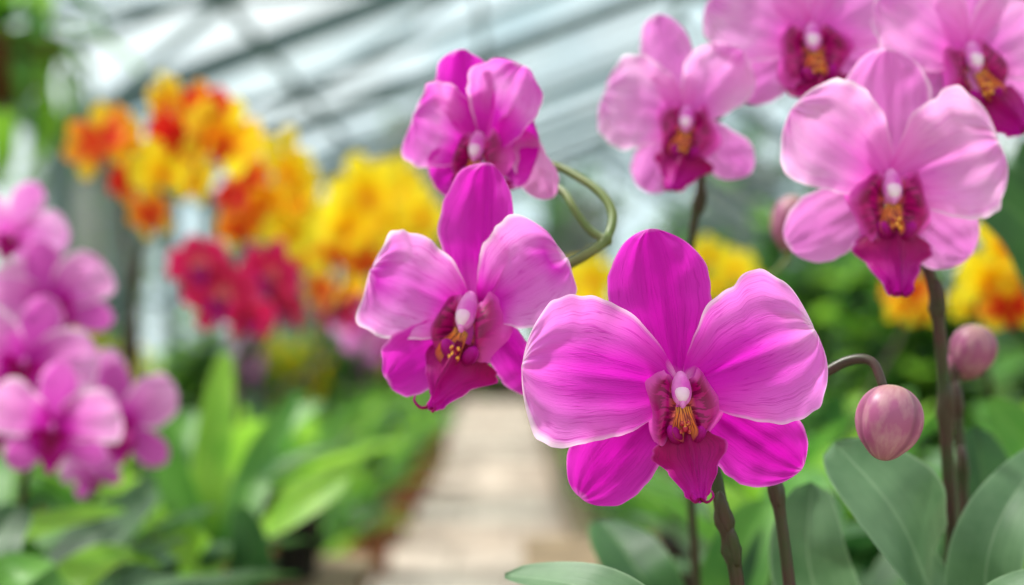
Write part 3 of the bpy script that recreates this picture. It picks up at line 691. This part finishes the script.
spike_plant(-.32, 2.05, BZ, 'black_pot', 0, 'golden yellow orchid with a full arching spray',
   [('yellow', 366, 190, 2.0, 66), ('yellow', 402, 192, 2.0, 66), ('yellow', 422, 214, 2.0, 52), ('yellow', 346, 222, 2.0, 60), ('yellow', 382, 226, 2.0, 66), ('yellow', 406, 244, 2.0, 54),
    ('amber', 334, 250, 2.0, 54), ('orange', 366, 262, 2.0, 44), ('yellow', 322, 228, 2.0, 44)], g1, fs_=1.18, sr=.004)
spike_plant(-.46, 2.12, BZ, 'black_pot', 1, 'orange and rose orchid spray in a dark pot',
   [('amber', 300, 258, 2.1, 46), ('orange', 322, 290, 2.1, 44), ('red', 338, 312, 2.1, 44), ('amber', 280, 240, 2.1, 40), ('pink', 364, 326, 2.1, 60), ('amber', 352, 292, 2.1, 36), ('pink', 388, 346, 2.1, 50)], g1, fs_=1.1)
g2 = 'orchids on the second bench'
spike_plant(.42, 1.20, BZ, 'terracotta', 2, 'golden orange orchid with clustered blooms in a terracotta pot',
   [('yellow', 1000, 240, 1.08, 66), ('amber', 1026, 236, 1.08, 66), ('yellow', 986, 276, 1.08, 68), ('amber', 1018, 276, 1.09, 72), ('orange', 1010, 308, 1.1, 56), ('yellow', 972, 304, 1.12, 46)], g2, fs_=1.12)
spike_plant(.36, 1.62, BZ, 'black_pot', 0, 'small orange orchid in a dark pot',
   [('orange', 908, 292, 1.6, 52), ('amber', 920, 308, 1.6, 46), ('amber', 900, 308, 1.6, 36)], g2)
spike_plant(.28, 2.05, BZ, 'black_pot', 0, 'yellow orchid with a loose spray in a dark pot',
   [('yellow', 708, 254, 2.0, 40), ('yellow', 734, 268, 2.0, 44), ('yellow', 716, 286, 2.0, 36), ('yellow', 756, 286, 2.0, 34)], g2)
spike_plant(.23, 1.72, BZ, 'black_pot', 3, 'yellow orchid with low blooms in a dark pot',
   [('yellow', 572, 284, 1.75, 50), ('yellow', 594, 276, 1.75, 50), ('yellow', 590, 302, 1.75, 44), ('amber', 560, 296, 1.75, 40)], g2)

def filler(x, y, ros, group, label, z=BZ, sc=1.0):
    if any((x - a) ** 2 + (y - c) ** 2 < .128 ** 2 for a, c in USED): return
    e, b = potted('foliage_plant', x, y, z, random.choice(['terracotta', 'black_pot']), label, 'plant', group)
    o = ob('leaves', ROS[ros], e); o.rotation_euler = (0, 0, random.uniform(0, 6.28)); o.scale = (sc,) * 3
LBL = ['strap-leaved green orchid without blooms in a small pot', 'dark green broad-leaved orchid in a small pot', 'bright lime leafy orchid in a small pot', 'compact grey-green orchid in a small pot']
Lp, bL = potted('foliage_plant', -.33, .84, BZ, 'terracotta', 'broad green leafy orchid without blooms in a terracotta pot')
cL = bL + Vector((0, 0, .1))
hleaf(Lp, bL, [cL, P(-40, 570, .86), P(20, 536, .9), P(124, 508, .98)], 34, (0, -.5, 1), 'leaf_lime', .9, seed=1)
hleaf(Lp, bL, [cL, P(-20, 600, .84), P(-10, 548, .86), P(20, 505, .9)], 36, (0, -.8, 1), 'leaf_dark', .88, seed=2)
hleaf(Lp, bL, [cL, P(60, 600, .86), P(110, 560, .9), P(160, 566, .94)], 28, (0, -.6, 1), 'leaf_lime', .9, seed=3)
hleaf(Lp, bL, [cL, P(20, 620, .84), P(60, 586, .86), P(110, 600, .9)], 30, (0, -.7, 1), 'leaf_mid', .9, seed=5)
hleaf(Lp, bL, [cL, P(-30, 640, .82), P(10, 580, .82), P(50, 560, .84)], 30, (0, -.7, 1), 'leaf_mid', .84, seed=6)
Lq, bQ = potted('foliage_plant', -.29, 1.27, BZ, 'terracotta', 'tall lime-green leafy orchid without blooms in a terracotta pot')
cQ = bQ + Vector((0, 0, .1))
for pts, w, mt in (([cQ, P(205, 520, 1.27), P(214, 440, 1.3), P(226, 350, 1.34)], 20, 'leaf_lime'), ([cQ, P(230, 560, 1.2), P(280, 520, 1.15), P(352, 474, 1.15)], 27, 'leaf_lime'),
               ([cQ, P(190, 540, 1.25), P(176, 490, 1.25), P(156, 420, 1.25)], 19, 'leaf_mid'), ([cQ, P(235, 530, 1.25), P(262, 460, 1.3), P(300, 390, 1.32)], 19, 'leaf_mid'),
               ([cQ, P(200, 580, 1.15), P(190, 550, 1.12), P(150, 516, 1.12)], 20, 'leaf_lime'), ([cQ, P(240, 590, 1.12), P(250, 560, 1.1), P(240, 505, 1.1)], 19, 'leaf_dark')):
    hleaf(Lq, bQ, pts, w, (.1, -.7, .9), mt, 1.25, seed=w)
Rp, bR = potted('foliage_plant', .44, .94, BZ, 'black_pot', 'tall dark green broad-leaved plant in a dark pot')
cR = bR + Vector((0, 0, .1))
for pts, w, mt in (([cR, P(1090, 470, .92), P(1075, 330, .88), P(1040, 240, .87), P(990, 195, .87), P(950, 190, .88)], 40, 'leaf_dark'), ([cR, P(1110, 420, .92), P(1080, 240, .9), P(1018, 140, .9)], 40, 'leaf_dark'),
                   ([cR, P(1060, 520, .9), P(1030, 450, .88), P(985, 400, .88)], 28, 'leaf_mid')):
    hleaf(Rp, bR, pts, w, (-.2, -1, .5), mt, .9, seed=w)
for yi in range(6):
    for xi in range(6):
        y = 1.0 + yi * .235; x = -.42 - xi * .19 - (yi % 2) * .05
        if abs(x) / y > .47: continue
        r = random.choice([0, 1, 2, 0, 2]); filler(x, y, r, 'green plants on the staging bench', LBL[r])
for yi in range(7):
    for xi in range(7):
        y = .88 + yi * .215; x = .20 + .02 * yi + xi * .17
        if x / y > .47: continue
        r = random.choice([0, 1, 3, 2, 0]); filler(x, y, r, 'green plants on the second bench', LBL[r])

# =============================================================== benches
def bench(name, x0, x1, y0, y1, label):
    e = ob(name, None, None, ((x0 + x1) / 2, (y0 + y1) / 2, 0)); e['label'] = label; e['category'] = 'bench'
    cx, cy = (x0 + x1) / 2, (y0 + y1) / 2
    b = Buf(); n = int((y1 - y0) / .075)
    for i in range(n):
        y = y0 + (i + .5) * (y1 - y0) / n - cy; box(b, (0, y, BZ - .0125), (x1 - x0, (y1 - y0) / n - .008, .025))
    ob('slatted_top', flat(b.mesh('slatted_top', [M['wood']])), e)
    b = Buf()
    for sx in (-1, 1): box(b, (sx * (x1 - x0) / 2 - sx * .03, 0, BZ - .06), (.035, y1 - y0 - .02, .07))
    for sy in (-1, 1): box(b, (0, sy * ((y1 - y0) / 2 - .05), BZ - .062), (x1 - x0 - .1, .035, .068))
    ob('frame', flat(b.mesh('frame', [M['wood']])), e)
    for sx in (-1, 1):
        for sy in (-1, 1):
            b = Buf(); box(b, (sx * ((x1 - x0) / 2 - .03), sy * ((y1 - y0) / 2 - .05), (BZ - .096) / 2), (.05, .05, BZ - .096))
            ob('leg', flat(b.mesh('leg', [M['wood']])), e)
bench('plant_bench', -1.5, -.22, .72, 2.28, 'weathered wooden slatted staging bench crowded with potted orchids')
bench('plant_bench', .02, 1.35, .42, 2.5, 'weathered wooden slatted staging bench carrying pink and magenta orchids')

# =============================================================== setting
def plane(name, x0, x1, y0, y1, z, mat, kind='structure', label=None, cat=None):
    b = Buf(); b.grid([Vector((x0, y0, z)), Vector((x1, y0, z)), Vector((x0, y1, z)), Vector((x1, y1, z))], [(0, 0), (1, 0), (0, 1), (1, 1)], 1, 1)
    o = ob(name, b.mesh(name, [mat])); o['kind'] = kind
    if label: o['label'] = label
    if cat: o['category'] = cat
    return o
def paver_mat():
    m, nt, N, L = new_mat('stone_pavers')
    tc = N.new('ShaderNodeTexCoord'); br = N.new('ShaderNodeTexBrick'); L.new(tc.outputs['Object'], br.inputs['Vector'])
    br.inputs['Scale'].default_value = 1.0; br.inputs['Brick Width'].default_value = .62; br.inputs['Row Height'].default_value = .9
    br.inputs['Mortar Size'].default_value = .012
    br.inputs['Color1'].default_value = rgb(202, 184, 170); br.inputs['Color2'].default_value = rgb(188, 170, 156); br.inputs['Mortar'].default_value = rgb(136, 120, 106)
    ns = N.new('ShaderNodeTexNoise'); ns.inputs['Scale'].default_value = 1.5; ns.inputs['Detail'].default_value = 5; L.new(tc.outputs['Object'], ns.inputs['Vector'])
    st = ramp(N, [(0.42, 0), (0.58, .75)]); L.new(ns.outputs[0], st.inputs[0])  # darker noise patches: dappled shade painted into the paver colour
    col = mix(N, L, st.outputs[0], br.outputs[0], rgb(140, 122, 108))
    finish(nt, N, L, col, .85, .2, 0, ns.outputs[0], .2, .01)
    return m
X0, X1, Y0, Y1 = -3.2, 4.4, -1.6, 26.62
plane('floor', X0, X1, Y0, Y1, 0, paver_mat(), label='worn warm grey stone paver path with dappled shade painted in', cat='floor')
plane('ground', -60, 60, -40, 90, -.03, noise_mat('grass', rgb(90, 130, 66), rgb(130, 164, 92), .6, .9, .1), label='grass outside the greenhouse', cat='ground')
def bed(x0, x1, y0, y1, label):
    b = Buf(); h = .16
    for c, s in (((x0 + .04, (y0 + y1) / 2, h / 2), (.08, y1 - y0, h)), ((x1 - .04, (y0 + y1) / 2, h / 2), (.08, y1 - y0, h)),
                 (((x0 + x1) / 2, y0 + .04, h / 2), (x1 - x0 - .16, .08, h)), (((x0 + x1) / 2, y1 - .04, h / 2), (x1 - x0 - .16, .08, h))): box(b, c, s)
    e = ob('planting_bed', flat(b.mesh('planting_bed', [M['curb']]))); e['label'] = label; e['category'] = 'garden bed'
    b = Buf(); P_ = []; U = []; n, m = 80, 10
    for i in range(n + 1):
        for j in range(m + 1):
            x = x0 + .08 + (x1 - x0 - .16) * j / m; y = y0 + .08 + (y1 - y0 - .16) * i / n
            P_.append(Vector((x, y, .13 + .02 * noise.noise(Vector((x * 3, y * 3, 0)))))); U.append((j / m, i / n))
    b.grid(P_, U, n, m); ob('soil', b.mesh('soil', [M['soil']]), e)
bed(-3.05, -.92, 2.7, 26.0, 'long brick-edged bed filled with leafy plants beside the path')
bed(.34, 4.2, 2.8, 26.0, 'long brick-edged bed of leafy plants and shrubs')

BIG = [rosette('leafy_plant', 20, .46, .05, (22, 88), (20, 60), ['leaf_mid', 'leaf_dark', 'leaf_lime'], 21, 0, 12, 4),
       rosette('leafy_plant', 20, .44, .048, (22, 88), (20, 55), ['leaf_dark', 'leaf_lime', 'leaf_mid'], 22, 0, 12, 4),
       rosette('leafy_plant', 20, .46, .05, (22, 88), (20, 60), ['leaf_lime', 'leaf_mid', 'leaf_dark'], 23, 0, 12, 4)]
SHR = [shrub('leafy_shrub', 1.45, 10, ['leaf_mid', 'leaf_dark'], 31, .16, .045), shrub('leafy_shrub', 1.35, 10, ['leaf_dark', 'leaf_lime', 'leaf_mid'], 32, .16, .045),
       shrub('leafy_shrub', 1.5, 9, ['leaf_grey', 'leaf_mid'], 33, .16, .05),
       shrub('flowering_shrub', 1.15, 8, ['leaf_mid', 'leaf_lime'], 34, .14, .04, .26, 'yellow_petal', 7),
       shrub('flowering_shrub', 1.1, 8, ['leaf_mid', 'leaf_dark'], 35, .14, .04, .26, 'pink_petal', 5)]
BLB = ['clump of arching mixed green leaves growing in the bed', 'clump of dark and light green leaves in the bed', 'clump of bright lime leaves growing in the bed']
SLB = ['tall leafy green shrub in the planting bed'] * 3 + ['green shrub dotted with yellow blossoms in the bed', 'green shrub dotted with pink blossoms in the bed']
def inst(me, name, x, y, z, s, label, group):
    o = ob(name, me, None, (x, y, z), Euler((0, 0, random.uniform(0, 6.28)))); o.scale = (s, s, s * random.uniform(.95, 1.15))
    o['label'] = label; o['category'] = 'plant'; o['group'] = group
def shr(i, x, y, s, z=.12): inst(SHR[i], SHR[i].name.split('.')[0], x, y, z, s, SLB[i], 'shrubs in the beds')
for i in range(9):
    e, b = potted('potted_plant', -.73, 5.2 + i * 1.02, 0, 'terracotta', 'large terracotta pot of arching green leaves beside the path', 'plant', 'large pots along the path', 2.6)
    o = ob('leaves', BIG[(i * 2) % 3], e, (0, 0, .27)); o.scale = (.72, .72, .85); o.rotation_euler = (0, 0, i * 1.3)
y = 3.1; q = 0
while y < 25.5:
    for xb in (-1.34, -2.0):
        if xb < -1.5 and q % 3 == 1: shr([4, 3, 1][(q // 3) % 3], xb, y, .9); continue
        i = random.randrange(3); inst(BIG[i], 'leafy_plant', xb, y, .14, random.uniform(.92, 1.02), BLB[i], 'leafy plants in the beds')
    i = random.randrange(3); inst(BIG[i], 'leafy_plant', .70, y, .14, random.uniform(.9, 1.02), BLB[i], 'leafy plants in the beds')
    y += .80; q += 1
y = 3.6
while y < 25:
    shr(random.choice([0, 1, 2, 1, 0]), 1.6, y, random.uniform(1.05, 1.25)); shr(random.choice([0, 1, 2]), 2.95, y + .3, random.uniform(1.2, 1.4))
    if y > 4: shr(random.choice([3, 1, 0, 1]), -2.62, y + .2, random.uniform(.75, .9))
    y += 1.4
for x_ in (-.45, .55): shr(1 if x_ < 0 else 0, x_, 26.3, .95, 0)

TREE = shrub('tree', 1.6, 16, ['leaf_mid', 'leaf_dark', 'leaf_grey'], 51, .28, .08, .3)
def tree(x, y, s):
    o = ob('tree', TREE, None, (x, y, -.03), Euler((0, 0, random.uniform(0, 6.28)))); o.scale = (s, s, s)
    o['label'] = 'leafy green tree standing outside the glass'; o['category'] = 'tree'; o['group'] = 'trees outside the greenhouse'
for i in range(7): tree(-9 + i * 3.4, 31.5 + (i % 2) * 3.4, 3.1 + .3 * (i % 3))
for i in range(6): tree(-6.9 - (i % 2) * 1.4, 6 + i * 4.2, 2.4 + .25 * (i % 3))
for i in range(4): tree(8.2 + (i % 2), 9 + i * 5, 2.5 + .3 * (i % 3))

# greenhouse shell -----------------------------------------------------------
def glass_mat(name, tint, haze):
    m, nt, N, L = new_mat(name)
    out = N.new('ShaderNodeOutputMaterial'); t = N.new('ShaderNodeBsdfTransparent'); t.inputs[0].default_value = tint
    d = N.new('ShaderNodeBsdfTranslucent'); d.inputs[0].default_value = (.9, .94, .94, 1)
    g = N.new('ShaderNodeBsdfGlossy'); g.inputs['Roughness'].default_value = .1; g.inputs[0].default_value = (.9, .95, 1, 1)
    tc = N.new('ShaderNodeTexCoord'); ns = N.new('ShaderNodeTexNoise'); ns.inputs['Scale'].default_value = .9; ns.inputs['Detail'].default_value = 5
    L.new(tc.outputs['Object'], ns.inputs['Vector'])
    r = ramp(N, [(.35, haze * .2), (.65, haze)]); L.new(ns.outputs[0], r.inputs[0])
    a = N.new('ShaderNodeMixShader'); L.new(r.outputs[0], a.inputs[0]); L.new(t.outputs[0], a.inputs[1]); L.new(d.outputs[0], a.inputs[2])
    c = N.new('ShaderNodeMixShader'); c.inputs[0].default_value = .05; L.new(a.outputs[0], c.inputs[1]); L.new(g.outputs[0], c.inputs[2])
    L.new(c.outputs[0], out.inputs[0]); return m
GL = [glass_mat('clear_glass', (.88, .94, .95, 1), .15), glass_mat('hazed_glass', (.54, .66, .69, 1), .2)]
EZ, RZ, RX = 2.75, 4.6, 1.7
wn = [0]; tn = [0]
def quad(pts, mat):
    wn[0] += 1; b = Buf(); b.grid([Vector(p) for p in pts], [(0, 0), (1, 0), (0, 1), (1, 1)], 1, 1)
    o = ob('window_%d' % wn[0], b.mesh('window', [mat])); o['kind'] = 'structure'; o['label'] = 'glass pane of the greenhouse'; o['category'] = 'window'
def beam(p, q, w, h=None):
    tn[0] += 1; b = Buf(); p, q = Vector(p), Vector(q); h = h or w
    d = (q - p).normalized(); up = Vector((0, 0, 1)) if abs(d.z) < .95 else Vector((0, 1, 0)); s = d.cross(up).normalized(); u = s.cross(d)
    for c in (p, q):
        for a, e in ((-1, -1), (1, -1), (1, 1), (-1, 1)): b.v.append(c + s * a * w / 2 + u * e * h / 2)
    for f in ((0, 1, 2, 3), (7, 6, 5, 4), (0, 4, 5, 1), (1, 5, 6, 2), (2, 6, 7, 3), (3, 7, 4, 0)):
        b.f.append(list(f)); b.uv.append([(0, 0)] * 4); b.mi.append(0)
    o = ob('trim_%d' % tn[0], flat(b.mesh('trim', [M['metal']]))); o['kind'] = 'structure'; o['label'] = 'grey-green painted steel greenhouse beam'; o['category'] = 'beam'
step = 1.66; nb = 17
for i in range(nb):
    ya, yb = Y0 + i * step, Y0 + (i + 1) * step
    for (xa, za, xb, zb) in ((X0, EZ, RX, RZ), (X1, EZ, RX, RZ)):
        for q in range(2):
            t0, t1 = q / 2, (q + 1) / 2
            A0 = (xa + (xb - xa) * t0, za + (zb - za) * t0); A1 = (xa + (xb - xa) * t1, za + (zb - za) * t1)
            quad([(A0[0], ya, A0[1]), (A1[0], ya, A1[1]), (A0[0], yb, A0[1]), (A1[0], yb, A1[1])], GL[1 if (i * 3 + q * 2) % 5 < 2 and i > 3 else 0])
    for xw in (X0, X1):
        quad([(xw, ya, .5), (xw, yb, .5), (xw, ya, EZ), (xw, yb, EZ)], GL[0])
for i in range(nb + 1):
    ya = Y0 + i * step
    w_ = .10 if i % 2 == 1 or i == 0 else .04
    beam((X0, ya, EZ - .06), (RX, ya, RZ - .06), w_, w_ * 1.7); beam((X1, ya, EZ - .06), (RX, ya, RZ - .06), w_, w_ * 1.7)
    beam((X0, ya, 0), (X0, ya, EZ - .06), .13); beam((X1, ya, 0), (X1, ya, EZ - .06), .10)
for t in (0, .3, .6):
    for xa in (X0, X1):
        x_ = xa + (RX - xa) * t; z_ = EZ + (RZ - EZ) * t
        beam((x_, Y0, z_ - .1), (x_, Y1, z_ - .1), .045 if t else .2, .055 if t else .12)
# wind braces crossing the roof bays, and tie struts under the slope
for i in (3, 5, 7, 9):
    ya, yb = Y0 + i * step, Y0 + (i + 2) * step
    pz = lambda t: (X0 + (RX - X0) * t, EZ + (RZ - EZ) * t - .14)
    a, c = pz(.02), pz(.6)
    beam((a[0], ya, a[1]), (c[0], yb, c[1]), .05); beam((c[0], ya, c[1]), (a[0], yb, a[1]), .05)
beam((RX, Y0, RZ - .08), (RX, Y1, RZ - .08), .08, .12)
for xw in (X0, X1): beam((xw, Y0, 1.5), (xw, Y1, 1.5), .05)
def wallp(name, c, s):
    b = Buf(); box(b, c, s); o = ob(name, flat(b.mesh(name, [M['curb']]))); o['kind'] = 'structure'; o['label'] = 'low brick base wall of the greenhouse'; o['category'] = 'wall'
wallp('wall_left', (X0, (Y0 + Y1) / 2, .25), (.12, Y1 - Y0, .5)); wallp('wall_right', (X1, (Y0 + Y1) / 2, .25), (.12, Y1 - Y0, .5))
wallp('wall_back', ((X0 + X1) / 2, Y1 + .06, .25), (X1 - X0 + .12, .12, .5))
n = 6
for i in range(n):
    xa = X0 + (X1 - X0) * i / n; xb = X0 + (X1 - X0) * (i + 1) / n
    zt = lambda x: EZ + (RZ - EZ) * (1 - abs(x - RX) / ((RX - X0) if x < RX else (X1 - RX)))
    quad([(xa, Y1, .5), (xb, Y1, .5), (xa, Y1, zt(xa)), (xb, Y1, zt(xb))], GL[0]); beam((xb, Y1, .5), (xb, Y1, zt(xb) - .1), .06)
beam((X0, Y1, 2.2), (X1, Y1, 2.2), .07)

def hanging(x, y, z, label):
    e = ob('hanging_basket', None, None, (x, y, z)); e['label'] = label; e['category'] = 'hanging plant'
    b = Buf(); lathe(b, [(0.0, -.14), (.08, -.13), (.14, -.06), (.16, 0), (.15, 0), (0, -.02)], 24); ob('basket', b.mesh('basket', [M['bark']]), e)
    b = Buf()
    xr = EZ + (RZ - EZ) * (1 - abs(x - RX) / (RX - X0))
    for i in range(3):
        a = i * 2.09; tube(b, [Vector((.155 * math.cos(a), .155 * math.sin(a), 0)), Vector((.05 * math.cos(a), .05 * math.sin(a), .4)), Vector((0, 0, .62))], .003, .003, 8, 5)
    tube(b, [Vector((0, 0, .6)), Vector((0, 0, xr - z - .3)), Vector((0, 0, xr - z - .05))], .003, .003, 6, 5)
    ob('chain', b.mesh('chain', [M['metal']]), e)
    ob('foliage', rosette('foliage', 44, .46, .03, (-10, 80), (60, 150), ['leaf_lime', 'leaf_mid'], 77, -.01, 12, 4), e)
hanging(-1.18, 3.2, 1.86, 'hanging basket with trailing lime-green fronds')

# =============================================================== light
w = bpy.data.worlds.new('World'); SC.world = w; w.use_nodes = True
N = w.node_tree.nodes; L = w.node_tree.links; N.clear()
out = N.new('ShaderNodeOutputWorld'); bg = N.new('ShaderNodeBackground'); tc = N.new('ShaderNodeTexCoord')
ns = N.new('ShaderNodeTexNoise'); ns.inputs['Scale'].default_value = 2.2; ns.inputs['Detail'].default_value = 5; L.new(tc.outputs['Generated'], ns.inputs['Vector'])
r = ramp(N, [(.35, rgb(204, 224, 232)), (.6, rgb(255, 253, 250))]); L.new(ns.outputs[0], r.inputs[0])
L.new(r.outputs[0], bg.inputs[0]); bg.inputs[1].default_value = 1.4; L.new(bg.outputs[0], out.inputs[0])
sl = bpy.data.lights.new('sun', 'SUN'); sl.energy = 7.6; sl.angle = math.radians(7); sl.color = (1, .94, .85)
so = bpy.data.objects.new('sun', sl); COL.objects.link(so)
so.rotation_euler = Vector((-.6, .3, 1.0)).to_track_quat('Z', 'Y').to_euler()

cd = bpy.data.cameras.new('camera'); co = bpy.data.objects.new('camera', cd); COL.objects.link(co)
co.location = CAM; co.rotation_euler = (math.pi / 2 + PITCH, 0, 0)
cd.lens = 50; cd.sensor_width = 36; cd.clip_start = .01; cd.clip_end = 300
cd.dof.use_dof = True; cd.dof.focus_distance = .495; cd.dof.aperture_fstop = 4.8
SC.camera = co
